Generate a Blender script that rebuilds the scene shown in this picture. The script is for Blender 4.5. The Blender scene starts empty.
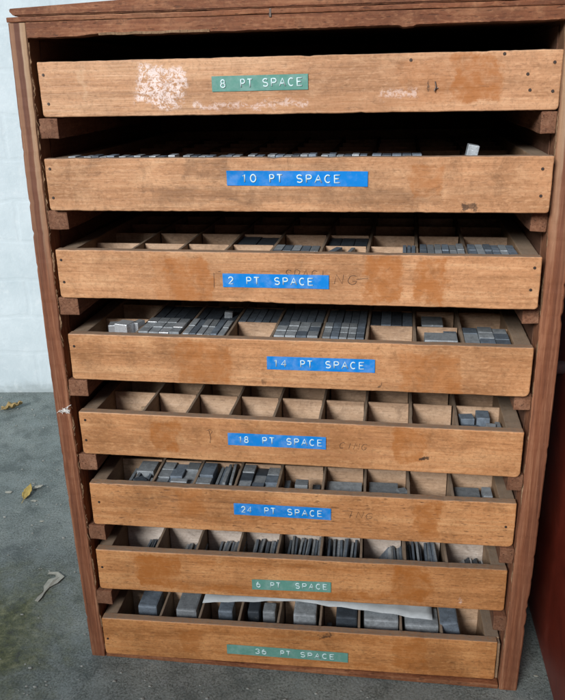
import bpy, bmesh, math, random
from mathutils import Vector, Matrix, noise
random.seed(11)
R = random.Random(5)
C = bpy.context.scene.collection
SC = bpy.context.scene

# ------------------------------------------------------------------ helpers
def link(name, bm, mat, parent=None, smooth=False, loc=None):
    me = bpy.data.meshes.new(name)
    bmesh.ops.recalc_face_normals(bm, faces=bm.faces[:])
    bm.to_mesh(me); bm.free()
    if mat: me.materials.append(mat)
    if smooth:
        for p in me.polygons: p.use_smooth = True
    o = bpy.data.objects.new(name, me); C.objects.link(o)
    if parent: o.parent = parent
    if loc: o.location = loc
    return o

def empty(name, loc=(0, 0, 0), rz=0):
    o = bpy.data.objects.new(name, None); C.objects.link(o)
    o.location = loc; o.rotation_euler = (0, 0, rz); o.empty_display_size = .02
    return o

def tag(o, label=None, cat=None, group=None, kind=None):
    if label: o['label'] = label
    if cat: o['category'] = cat
    if group: o['group'] = group
    if kind: o['kind'] = kind
    return o

def box(bm, a, b, bevel=0, jit=0, cuts=None):
    """axis box from corner a to corner b, optional bevel, subdivision and jitter"""
    t = bmesh.new()
    bmesh.ops.create_cube(t, size=1)
    for v in t.verts:
        v.co = Vector([(a[i] + b[i]) / 2 + v.co[i] * (b[i] - a[i]) for i in range(3)])
    if bevel:
        bmesh.ops.bevel(t, geom=t.edges[:], offset=bevel, segments=2, profile=.6, affect='EDGES', clamp_overlap=True)
    if cuts:
        for ax, n in cuts.items():
            for k in range(1, n):
                co = [0, 0, 0]; co[ax] = a[ax] + (b[ax] - a[ax]) * k / n
                no = [0, 0, 0]; no[ax] = 1
                bmesh.ops.bisect_plane(t, geom=t.verts[:] + t.edges[:] + t.faces[:], plane_co=co, plane_no=no)
    if jit:
        off = Vector((R.random() * 50, R.random() * 50, R.random() * 50))
        for v in t.verts:
            v.co += noise.noise_vector(v.co * 90 + off) * jit + noise.noise_vector(v.co * 25 + off) * jit * .8
    me = bpy.data.meshes.new('t'); t.to_mesh(me); t.free()
    bm.from_mesh(me); bpy.data.meshes.remove(me)

def tube(bm, pts, r, seg=6, flat=1.0):
    """round stroke along pts; flat squashes it in y"""
    pts = [Vector(p) for p in pts]
    rings = []
    for i, p in enumerate(pts):
        d = (pts[min(i + 1, len(pts) - 1)] - pts[max(i - 1, 0)]).normalized()
        up = Vector((0, 1, 0))
        s = d.cross(up)
        if s.length < 1e-4: s = Vector((1, 0, 0))
        s.normalize(); u = s.cross(d).normalized()
        rings.append([bm.verts.new(p + s * math.cos(k * 2 * math.pi / seg) * r + u * math.sin(k * 2 * math.pi / seg) * r * flat) for k in range(seg)])
    for a, b in zip(rings, rings[1:]):
        for k in range(seg):
            bm.faces.new((a[k], a[(k + 1) % seg], b[(k + 1) % seg], b[k]))
    bm.faces.new(rings[0]); bm.faces.new(rings[-1][::-1])

# ------------------------------------------------------------------ node helpers
class NT:
    def __init__(s, name):
        s.m = bpy.data.materials.new(name); s.m.use_nodes = True
        s.t = s.m.node_tree; s.N = s.t.nodes; s.L = s.t.links
        s.b = s.N['Principled BSDF']
    def n(s, typ, **kw):
        x = s.N.new(typ)
        for k, v in kw.items(): setattr(x, k, v)
        return x
    def put(s, sock, v):
        if isinstance(v, bpy.types.NodeSocket): s.L.new(v, sock)
        elif isinstance(v, (tuple, list)) and len(v) == 3 and sock.type == 'RGBA': sock.default_value = (*v, 1)
        else: sock.default_value = v
    def math(s, op, a, b=0.0, c=None, clamp=False):
        x = s.n('ShaderNodeMath', operation=op, use_clamp=clamp)
        s.put(x.inputs[0], a); s.put(x.inputs[1], b)
        if c is not None: s.put(x.inputs[2], c)
        return x.outputs[0]
    def mix(s, f, a, b, mode='MIX'):
        x = s.n('ShaderNodeMix', data_type='RGBA', blend_type=mode)
        s.put(x.inputs[0], f); s.put(x.inputs[6], a); s.put(x.inputs[7], b)
        return x.outputs[2]
    def ramp(s, f, stops):
        x = s.n('ShaderNodeValToRGB'); s.put(x.inputs[0], f)
        e = x.color_ramp.elements
        while len(e) < len(stops): e.new(.5)
        for k, (p, c) in enumerate(stops):
            e[k].position = p; e[k].color = (*c, 1) if isinstance(c, tuple) else (c, c, c, 1)
        return x.outputs[0]
    def step(s, x, a, b):
        m = s.n('ShaderNodeMapRange', interpolation_type='SMOOTHSTEP')
        s.put(m.inputs[0], x); m.inputs[1].default_value = a; m.inputs[2].default_value = b
        m.inputs[3].default_value = 0; m.inputs[4].default_value = 1
        return m.outputs[0]
    def noise(s, vec, scale, detail=4, rough=.6, dist=0, w=None, sc=None):
        if sc:
            mp = s.n('ShaderNodeMapping'); s.put(mp.inputs[0], vec); mp.inputs[3].default_value = sc; vec = mp.outputs[0]
        x = s.n('ShaderNodeTexNoise')
        if w is not None:
            x.noise_dimensions = '4D'; s.put(x.inputs['W'], w)
        s.put(x.inputs['Vector'], vec); x.inputs['Scale'].default_value = scale
        x.inputs['Detail'].default_value = detail; x.inputs['Roughness'].default_value = rough
        x.inputs['Distortion'].default_value = dist
        return x.outputs[0]
    def bump(s, h, strength=.3, dist=.001):
        x = s.n('ShaderNodeBump'); x.inputs['Strength'].default_value = strength; x.inputs['Distance'].default_value = dist
        s.put(x.inputs['Height'], h); s.L.new(x.outputs[0], s.b.inputs['Normal'])
    def fin(s, col, rough=.6, metal=0, spec=.4):
        s.put(s.b.inputs['Base Color'], col); s.put(s.b.inputs['Roughness'], rough)
        s.put(s.b.inputs['Metallic'], metal); s.put(s.b.inputs['Specular IOR Level'], spec)
        return s.m

def coords(t):
    tc = t.n('ShaderNodeTexCoord').outputs['Object']
    rnd = t.math('MULTIPLY', t.n('ShaderNodeObjectInfo').outputs['Random'], 40.0)
    return tc, rnd

def rect(t, x, z, r, e=.0015):
    x0, x1 = sorted((r[0], r[2])); z0, z1 = sorted((r[1], r[3]))
    a = t.math('MULTIPLY', t.step(x, x0 - e, x0 + e), t.math('SUBTRACT', 1.0, t.step(x, x1 - e, x1 + e)))
    b = t.math('MULTIPLY', t.step(z, z0 - e, z0 + e), t.math('SUBTRACT', 1.0, t.step(z, z1 - e, z1 + e)))
    return t.math('MULTIPLY', a, b)

def wood(name, dark, mid, light, axis=0, fleck=.5, rough=.62, stains=(), seed=None, grime=.4, bumps=.35, freq=1.0, dust=0):
    """grained timber; stains = (kind, rect, strength) in the front board's own x/z"""
    t = NT(name); tc, rnd = coords(t)
    if seed is not None: rnd = float(seed) * 3.7
    k = [60.0 * freq] * 3; k[axis] = 4.0 * freq
    g1 = t.noise(tc, 1, 5, .65, .6, w=rnd, sc=tuple(k))
    k2 = [420.0] * 3; k2[axis] = 22.0
    g2 = t.noise(tc, 1, 3, .6, .3, w=rnd, sc=tuple(k2))
    g = t.math('ADD', t.math('MULTIPLY', g1, .65), t.math('MULTIPLY', g2, .35))
    col = t.ramp(g, [(.3, dark), (.5, mid), (.68, light)])
    big = t.noise(tc, 9, 3, .6, .5, w=rnd)
    col = t.mix(t.math('MULTIPLY', t.step(big, .42, .68), .55), col, dark)
    col = t.mix(t.math('MULTIPLY', t.step(t.noise(tc, 30, 5, .7, .4, w=rnd), .5, .72), .5), col, light)
    streak = t.noise(tc, 1, 6, .75, .9, w=rnd, sc=tuple(130.0 if j != axis else 3.0 for j in range(3)))
    col = t.mix(t.math('MULTIPLY', t.step(streak, .54, .72), .5), col, tuple(c * .6 for c in dark))
    mot = t.noise(tc, 340, 4, .75, .3, w=rnd)
    col = t.mix(t.math('MULTIPLY', t.math('SUBTRACT', 1.0, t.step(mot, .36, .52)), .32), col, tuple(c * .6 for c in dark))
    fin_ = t.noise(tc, 1, 2, .5, 0, w=rnd, sc=tuple(520.0 if j != axis else 200.0 for j in range(3)))
    col = t.mix(t.math('MULTIPLY', t.step(fin_, .52, .68), .24), col, tuple(min(1, c * 1.18) for c in light))
    cloud = t.noise(tc, 1, 4, .65, .6, w=rnd, sc=tuple(40.0 if j != axis else 14.0 for j in range(3)))
    col = t.mix(t.math('MULTIPLY', t.step(cloud, .50, .68), .26), col, tuple(c * .95 for c in dark))
    # short dark medullary flecks
    k3 = [640.0] * 3; k3[axis] = 120.0
    f = t.noise(tc, 1, 1, .5, 0, w=rnd, sc=tuple(k3))
    fm = t.math('MULTIPLY', t.step(f, .64, .70), fleck)
    col = t.mix(fm, col, tuple(c * .33 for c in dark))
    wob = t.noise(tc, 95, 5, .75, w=rnd); wob2 = t.noise(tc, 210, 4, .7, w=t.math('ADD', rnd, 9.0) if not isinstance(rnd, float) else rnd + 9)
    blot = t.noise(tc, 75, 5, .7, .4, w=rnd)
    sep = t.n('ShaderNodeSeparateXYZ'); t.put(sep.inputs[0], tc)
    X = t.math('ADD', sep.outputs[0], t.math('MULTIPLY', t.math('SUBTRACT', wob, .5), .022))
    Z = t.math('ADD', sep.outputs[2], t.math('MULTIPLY', t.math('SUBTRACT', wob2, .5), .013))
    wl = t.noise(tc, 28, 3, .6, w=rnd); wl2 = t.noise(tc, 36, 3, .6, .3, w=t.math('ADD', rnd, 5.0) if not isinstance(rnd, float) else rnd + 5)
    X = t.math('ADD', X, t.math('MULTIPLY', t.math('SUBTRACT', wl, .5), .030))
    Z = t.math('ADD', Z, t.math('MULTIPLY', t.math('SUBTRACT', wl2, .5), .022))
    cols = {'o': (.36, .125, .025), 'b': (.17, .09, .045), 'w': (.80, .68, .64), 'l': (.62, .42, .26), 'k': (.025, .018, .015), 'r': (.42, .2, .09)}
    for kind, r, s in stains:
        m = rect(t, X, Z, r, .0022 if kind != 'k' else .0008)
        if kind == 'w': m = t.math('MULTIPLY', m, t.step(t.noise(tc, 260, 5, .75, 1.2, w=rnd), .44, .54))
        elif kind in 'ob': m = t.math('MULTIPLY', m, t.math('ADD', .25, t.math('MULTIPLY', t.step(blot, .32, .6), .75)))
        elif kind == 'k': m = t.math('MULTIPLY', m, t.step(wob, .35, .55))
        col = t.mix(t.math('MULTIPLY', m, s), col, cols[kind])
    # handling grime
    gr = t.step(t.noise(tc, 38, 7, .8, .8, w=rnd), .48, .72)
    col = t.mix(t.math('MULTIPLY', gr, grime), col, tuple(c * .42 for c in dark))
    speck = t.step(t.noise(tc, 520, 2, .5, 0, w=rnd), .73, .8)
    col = t.mix(t.math('MULTIPLY', speck, .6), col, (.05, .035, .025))
    if dust:
        gn = t.n('ShaderNodeNewGeometry'); sp_ = t.n('ShaderNodeSeparateXYZ'); t.put(sp_.inputs[0], gn.outputs['Normal'])
        up = t.math('MULTIPLY', t.step(sp_.outputs[2], .55, .95), t.math('ADD', .45, t.math('MULTIPLY', t.step(mot, .3, .65), .5)))
        col = t.mix(t.math('MULTIPLY', up, dust), col, (.235, .195, .155))
        sc_ = t.noise(tc, 1, 4, .7, 1.5, w=rnd, sc=(34, 34, 210)); scm = t.math('MULTIPLY', t.step(sc_, .63, .66), t.math('SUBTRACT', 1.0, t.step(sc_, .67, .70)))
        col = t.mix(t.math('MULTIPLY', scm, .35), col, (.10, .055, .03))
    t.bump(t.math('ADD', g2, t.math('MULTIPLY', fm, -.8)), bumps, .0006)
    return t.fin(col, t.math('ADD', rough - .12, t.math('MULTIPLY', blot, .25)), 0, .35)

# ------------------------------------------------------------------ drawer data (metres, fitted to the real case)
# x, y, z of base, yaw, height of front, points, wood stains
DR = [
 dict(n='8',  p=(.0015, .0013, .5691), a=-.0016, h=.0439, where='topmost in the case',
      st=[('w', (-.1250, .0385, -.1010, .0120), .95), ('w', (-.1100, .0360, -.0876, .0059), .95), ('o', (.1294, .0414, .1654, .0082), .8), ('o', (.0878, .0388, .1273, .0083), .35),
          ('w', (-.0764, .0094, .0152, .0056), .85), ('w', (.0729, .017, .1081, .0112), .5), ('l', (-.171, .041, -.1685, .014), .6), ('r', (-.07, .013, .11, .002), .35),
          ('k', (.117, .0225, .1155, .014), .8)],
      tape=(-.0623, .0240, .0159, .0244, .0118, 'teal'), tx=(-.0557, -.0507, -.0392, -.0286, -.0212, .0119),
      nails=[(-.2053, .0337), (-.2066 + .003, .0108), (.0962, .0386), (.1665, .0415), (.1849, .0266), (.1875, .015), (.204, .0347), (.2045, .0139)]),
 dict(n='10', p=(.0002, -.0074, .4914), a=-.0136, h=.0443, where='second from the top',
      st=[('b', (-.0853, .0444, -.0502, .0264), .55), ('b', (-.1175, .0198, .1243, .0067), .5), ('o', (.0994, .0376, .1238, .0143), .55),
          ('k', (.1432, .0066, .1504, .0005), .8), ('b', (-.03, .042, .05, .035), .3)],
      tape=(-.0504, .0280, .0662, .0270, .0122, 'blue'), tx=(-.0385, -.025, -.015, -.0033, .0075, .0444),
      nails=[(-.2055, .0358), (-.2055, .0112), (.2018, .0345), (.2023, .0136)]),
 dict(n='2',  p=(-.0016, -.0063, .4116), a=-.0257, h=.0446, where='third from the top',
      st=[('o', (-.1212, .0437, -.1015, .0005), .35), ('o', (-.1055, .0399, -.0676, -.0005), .75), ('o', (.0675, .0433, .097, .0037), .8),
          ('o', (.1099, .0409, .1346, .0023), .8), ('r', (-.056, .011, .064, .006), .4)],
      tape=(-.0566, .0198, .0365, .0201, .0122, 'blue'), tx=(-.0521, -.0467, -.0361, -.0236, -.0113, .0235),
      nails=[(-.2053, .0351), (-.2059 + .001, .0147), (.2046, .0356), (.2031, .017)]),
 dict(n='14', p=(-.0001, -.003, .3305), a=-.0157, h=.0457, where='fourth from the top',
      st=[('o', (-.1039, .0401, -.0569, .0004), .65), ('o', (.0973, .0354, .1509, -.0004), .6), ('k', (.0734, .0078, .078, .0032), .8), ('k', (-.03, .0045, -.025, .0015), .5)],
      tape=(-.0215, .0239, .0757, .0242, .0126, 'blue'), tx=(-.016, -.0032, .0086, .0204, .0312, .0669), nails=[(-.2050, .0335)]),
 dict(n='18', p=(-.0005, -.0001, .2493), a=-.017, h=.0458, where='fifth from the top',
      st=[('o', (-.1374, .0395, -.1097, .0099), .8), ('r', (-.108, .0377, .0961, .0335), .55), ('r', (-.108, .0155, .0961, .0115), .55), ('o', (.0982, .0425, .1241, .009), .7),
          ('k', (.1229, .0171, .1276, .0123), .9)],
      tape=(-.0615, .0248, .0323, .0253, .0128, 'blue'), tx=(-.0518, -.0411, -.0285, -.0161, -.0055, .0295), nails=[(-.2039, .037), (-.2053, .0151)]),
 dict(n='24', p=(.0013, .0055, .1675), a=.0065, h=.0483, where='third from the bottom',
      st=[('o', (-.1208, .0449, -.0921, .016), .55), ('o', (.1154, .0435, .1408, .0041), .75), ('b', (-.19, .036, .03, .034), .5), ('o', (-.19, .016, .0, .013), .3)],
      tape=(-.0617, .0272, .0349, .0266, .0130, 'blue'), tx=(-.0546, -.0436, -.0315, -.0195, -.0086, .027), nails=[(-.2017, .0265), (.2018, .0224)]),
 dict(n='6',  p=(-.0001, .0075, .0882), a=.0216, h=.0490, where='second from the bottom',
      st=[('o', (-.1652, .0452, -.1225, .0067), .9), ('o', (-.122, .0125, .0964, .0044), .75), ('o', (-.122, .043, .0964, .039), .45), ('o', (.0983, .0461, .1366, .0063), .9),
          ('w', (.166, .011, .1695, .0075), 1)],
      tape=(-.0454, .0163, .0363, .0180, .0124, 'teal'), tx=(-.0412, -.036, -.0266, -.0152, -.0007, .0333), nails=[(-.2049, .0274)]),
 dict(n='36', p=(-.0007, .0028, .0055), a=.0205, h=.0478, where='lowest in the case',
      st=[('o', (-.1246, .0414, -.104, .0099), .6), ('o', (-.12, .0414, .10, .0385), .5), ('o', (-.11, .0100, .10, .0068), .6), ('o', (.1035, .0463, .1357, .0074), .75),
          ('k', (.0238, .0456, .0385, .0405), .85)],
      tape=(-.0739, .0177, .0553, .0163, .0122, 'teal'), tx=(-.0436, -.0307, -.0167, -.005, .0046, .0417), nails=[(-.2058, .0206)]),
]
TOPL = (.27, .135, .062); MIDL = (.53, .288, .152); LITL = (.66, .42, .25)
TOPW = (.25, .098, .028); MIDW = (.53, .240, .086); LITW = (.66, .36, .15)
def lerp(a, b, f): return tuple(x + (y - x) * f for x, y in zip(a, b))

M = {}
M['side_timber'] = wood('drawer_side_timber', (.21, .135, .08), (.30, .20, .125), (.38, .265, .17), 1, .3, grime=.45, dust=.8)
M['rim'] = wood('divider_timber', (.20, .145, .10), (.29, .215, .155), (.36, .275, .20), 1, .2, grime=.5, dust=.5)
M['cross'] = wood('cross_divider_timber', (.36, .23, .145), (.52, .36, .24), (.64, .48, .35), 0, .3, grime=.6)
M['cross_pale'] = wood('pale_cross_divider', (.42, .34, .28), (.62, .55, .49), (.74, .69, .64), 0, .2, grime=.55)
M['bottom'] = wood('drawer_bottom_timber', (.28, .2, .13), (.36, .27, .18), (.44, .33, .23), 1, .1, grime=.5)
M['runner'] = wood('runner_timber', (.11, .048, .026), (.20, .092, .05), (.31, .17, .105), 1, .6, rough=.8, grime=.5, bumps=.8)
M['case_red'] = wood('case_mahogany_ply', (.085, .028, .013), (.225, .083, .036), (.40, .205, .105), 0, .5, rough=.7, grime=.3, bumps=.6, freq=1.3)
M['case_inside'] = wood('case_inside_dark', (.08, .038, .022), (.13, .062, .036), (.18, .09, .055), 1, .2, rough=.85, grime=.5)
M['splinter'] = wood('torn_veneer', (.13, .075, .04), (.26, .16, .09), (.38, .26, .16), 2, .5, rough=.85, grime=.4, bumps=.8)

def m_panel():
    """ply edge: stripes across the thickness (UV x), strong at the top, worn to red brown below"""
    t = NT('case_side_ply_edge'); tc, rnd = coords(t)
    uv = t.n('ShaderNodeUVMap').outputs[0]
    s = t.n('ShaderNodeSeparateXYZ'); t.put(s.inputs[0], uv)
    wv = t.noise(tc, 1, 3, .6, .3, w=rnd, sc=(60, 60, 9))
    u = t.math('ADD', s.outputs[0], t.math('MULTIPLY', t.math('SUBTRACT', wv, .5), .2))
    bands = t.ramp(u, [(.04, (.16, .07, .045)), (.09, (.34, .20, .125)), (.30, (.32, .18, .11)), (.36, (.12, .055, .04)), (.62, (.14, .066, .046)), (.68, (.50, .37, .25)), (.9, (.44, .30, .18)), (.97, (.16, .09, .05))])
    g = t.noise(tc, 1, 5, .7, .5, w=rnd, sc=(300, 300, 10))
    red = t.ramp(g, [(.3, (.092, .031, .016)), (.52, (.235, .09, .044)), (.70, (.40, .205, .115))])
    low = t.ramp(u, [(.1, (1.0, 1.0, 1.0)), (.2, (.8, .78, .78)), (.7, (1.0, .95, .9)), (.85, (1.25, 1.35, 1.4))])
    red = t.mix(1.0, red, low, 'MULTIPLY')
    z = t.math('ADD', s.outputs[1], t.math('MULTIPLY', t.math('SUBTRACT', wv, .5), .12))
    col = t.mix(t.math('MULTIPLY', t.step(z, .40, .62), .85), red, bands)
    col = t.mix(t.math('MULTIPLY', g, .35), col, (.12, .06, .04))
    sp = t.step(t.noise(tc, 200, 5, .75, .8, w=rnd), .66, .72)
    col = t.mix(t.math('MULTIPLY', sp, .5), col, (.5, .42, .36))
    t.bump(g, .7, .0012)
    return t.fin(col, .7, 0, .3)
M['panel'] = m_panel()

def m_plain(name, col, rough=.5, metal=0, var=.25, nscale=200, spec=.5, bump=.15):
    t = NT(name); tc, rnd = coords(t)
    a = t.noise(tc, nscale, 4, .65, w=rnd)
    c = t.mix(t.math('MULTIPLY', t.step(a, .35, .7), var), col, tuple(x * .45 for x in col))
    t.bump(a, bump, .0004)
    return t.fin(c, t.math('ADD', rough - .08, t.math('MULTIPLY', a, .16)), metal, spec)
def m_tape(name, col):
    t = NT(name); tc, rnd = coords(t)
    a = t.noise(tc, 90, 4, .65, w=rnd)
    c = t.mix(t.math('MULTIPLY', t.step(a, .42, .72), .25), col, lerp(col, (.8, .85, .9), .5))
    t.bump(t.noise(tc, 350, 3, .6, w=rnd), .12, .0003)
    return t.fin(c, .24, 0, .5)
M['blue'] = m_tape('blue_label_tape', (.008, .215, .66))
M['teal'] = m_tape('teal_label_tape', (.115, .30, .255))
M['letter'] = m_plain('embossed_letter_white', (.60, .78, .82), .5, 0, .12)
M['nail'] = m_plain('nail_steel', (.10, .08, .07), .45, .7)
M['pencil'] = m_plain('pencil_graphite', (.035, .028, .026), .6, .1)
def m_lead(name, col, rough, metal, var=.5):
    t = NT(name); tc, rnd = coords(t)
    a = t.noise(tc, 130, 6, .75, .5, w=rnd); b = t.noise(tc, 1, 3, .6, w=rnd, sc=(1400, 90, 1400)); d = t.noise(tc, 520, 4, .8, .2, w=rnd)
    r01 = t.n('ShaderNodeObjectInfo').outputs['Random']
    c = t.mix(t.math('MULTIPLY', t.step(r01, .25, .95), .6), col, tuple(x * .38 for x in col))
    c = t.mix(t.math('MULTIPLY', t.step(a, .40, .62), var), c, tuple(x * .30 for x in col))
    c = t.mix(t.math('MULTIPLY', t.step(a, .62, .70), .35), c, (.30, .31, .30))
    c = t.mix(t.math('MULTIPLY', t.step(d, .60, .68), .55), c, tuple(min(1, x * 1.9) for x in col))
    c = t.mix(t.math('MULTIPLY', t.math('SUBTRACT', 1.0, t.step(d, .32, .4)), .6), c, (.02, .024, .03))
    t.bump(t.math('ADD', b, d), .45, .0005)
    return t.fin(c, t.math('ADD', rough - .12, t.math('MULTIPLY', a, .34)), metal, .5)
M['lead'] = m_lead('type_metal_dull', (.40, .455, .50), .45, .3)
M['lead_blue'] = m_lead('type_metal_oxidised', (.20, .255, .32), .5, .25)
M['lead_bright'] = m_lead('type_metal_bright', (.72, .78, .84), .26, .6, .2)
M['lead_dark'] = m_lead('type_metal_dark', (.085, .11, .14), .5, .3)

# ------------------------------------------------------------------ setting: ground, wall
def m_floor():
    t = NT('concrete_floor'); tc = t.n('ShaderNodeTexCoord').outputs['Object']
    a = t.noise(tc, 7, 10, .78, .3); b = t.noise(tc, 42, 9, .8, .3); c = t.noise(tc, 320, 6, .8); d = t.noise(tc, 2.5, 4, .6, 1)
    col = t.ramp(a, [(.30, (.080, .104, .098)), (.46, (.17, .21, .20)), (.56, (.25, .295, .28)), (.70, (.39, .435, .415))])
    col = t.mix(t.math('MULTIPLY', t.step(b, .5, .64), .6), col, (.27, .32, .325))
    col = t.mix(t.math('MULTIPLY', t.math('SUBTRACT', 1.0, t.step(b, .3, .45)), .6), col, (.05, .064, .062))
    col = t.mix(t.math('MULTIPLY', t.step(c, .54, .66), .5), col, (.34, .39, .39))
    col = t.mix(t.math('MULTIPLY', t.math('SUBTRACT', 1.0, t.step(c, .32, .42)), .4), col, (.04, .05, .05))
    e = t.noise(tc, 420, 2, .5); e2 = t.noise(tc, 900, 2, .5)
    col = t.mix(t.math('MULTIPLY', t.step(e, .50, .64), .40), col, (.36, .42, .41))
    col = t.mix(t.math('MULTIPLY', t.math('SUBTRACT', 1.0, t.step(e, .36, .48)), .50), col, (.035, .045, .044))
    col = t.mix(t.math('MULTIPLY', t.step(e2, .60, .68), .4), col, (.40, .45, .44))
    m2 = t.noise(tc, 24, 4, .6, .3)
    col = t.mix(t.math('MULTIPLY', t.step(m2, .5, .66), .45), col, (.25, .305, .30))
    col = t.mix(t.math('MULTIPLY', t.math('SUBTRACT', 1.0, t.step(m2, .34, .48)), .45), col, (.06, .082, .082))
    # damp mossy patch at the left of the case
    sep = t.n('ShaderNodeSeparateXYZ'); t.put(sep.inputs[0], tc)
    dx = t.math('SUBTRACT', sep.outputs[0], -.375); dy = t.math('SUBTRACT', sep.outputs[1], .00)
    rr = t.math('SQRT', t.math('ADD', t.math('MULTIPLY', dx, dx), t.math('MULTIPLY', t.math('MULTIPLY', dy, dy), .8)))
    rr = t.math('ADD', rr, t.math('MULTIPLY', t.math('SUBTRACT', t.noise(tc, 16, 5, .7, .8), .5), .22))
    mm = t.math('SUBTRACT', 1.0, t.step(rr, .03, .155))
    moss = t.ramp(t.noise(tc, 70, 7, .8, .25), [(.36, (.018, .024, .010)), (.5, (.085, .10, .028)), (.64, (.24, .25, .12))])
    col = t.mix(t.math('MULTIPLY', mm, .9), col, moss)
    h = t.math('ADD', t.math('MULTIPLY', b, .5), t.math('MULTIPLY', c, .5))
    t.bump(h, .9, .006)
    return t.fin(col, t.math('ADD', .42, t.math('MULTIPLY', a, .4)), 0, .4)
bm = bmesh.new(); bmesh.ops.create_grid(bm, x_segments=8, y_segments=8, size=8)
g = link('floor', bm, m_floor()); tag(g, kind='structure')

def m_wall():
    t = NT('limewashed_wall'); tc = t.n('ShaderNodeTexCoord').outputs['Object']
    br = t.n('ShaderNodeTexBrick'); mp = t.n('ShaderNodeMapping'); t.put(mp.inputs[0], tc); mp.inputs[2].default_value = (math.radians(90), 0, 0)
    nz = t.n('ShaderNodeTexNoise'); nz.inputs['Scale'].default_value = 14; t.put(nz.inputs['Vector'], tc)
    add = t.n('ShaderNodeVectorMath', operation='MULTIPLY_ADD'); t.put(add.inputs[0], nz.outputs[1]); add.inputs[1].default_value = (.02, .02, .02); t.put(add.inputs[2], mp.outputs[0])
    t.put(br.inputs['Vector'], add.outputs[0])
    br.inputs['Scale'].default_value = 1; br.inputs['Brick Width'].default_value = .23; br.inputs['Row Height'].default_value = .076
    br.inputs['Mortar Size'].default_value = .006; br.inputs['Mortar Smooth'].default_value = .8
    a = t.noise(tc, 6, 6, .7); b = t.noise(tc, 120, 4, .7)
    col = t.ramp(a, [(.3, (.45, .55, .60)), (.6, (.57, .67, .72))])
    col = t.mix(t.math('MULTIPLY', br.outputs['Fac'], .05), col, (.5, .6, .64))
    sep = t.n('ShaderNodeSeparateXYZ'); t.put(sep.inputs[0], tc)
    zz = t.math('ADD', sep.outputs[2], t.math('MULTIPLY', t.math('SUBTRACT', t.noise(tc, 30, 5, .7), .5), .05))
    col = t.mix(t.math('MULTIPLY', t.math('SUBTRACT', 1.0, t.step(zz, -.005, .03)), .6), col, (.2, .24, .24))
    col = t.mix(t.math('MULTIPLY', t.step(t.noise(tc, 25, 6, .8, 1), .66, .72), .35), col, (.42, .46, .46))
    col = t.mix(t.math('MULTIPLY', t.step(t.noise(tc, 45, 6, .75), .52, .66), .22), col, (.75, .82, .85))
    t.bump(t.math('ADD', t.math('MULTIPLY', br.outputs['Fac'], -.55), t.math('MULTIPLY', b, .9)), .18, .004)
    return t.fin(col, .8, 0, .2)
bm = bmesh.new(); box(bm, (-3, 0, -.05), (1.6, .2, 2.2), .002)
w = link('painted_wall', bm, m_wall(), loc=(-.6, .708, 0)); w.rotation_euler.z = .10
tag(w, 'pale blue-white painted brick wall rising behind the wooden case at left', 'wall')

# unseen blocker added behind the camera to keep low sky out of the drawers
bm = bmesh.new(); box(bm, (-4, 0, -.05), (4, .2, 1.2), .004)
blocker = link('sky_blocker', bm, m_plain('sky_blocker_brown', (.10, .07, .06), .85, 0, .5, 20), loc=(-.5, -2.4, 0))
tag(blocker, 'low dark wall added out of view to shade the drawers from low sky', 'wall')

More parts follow.
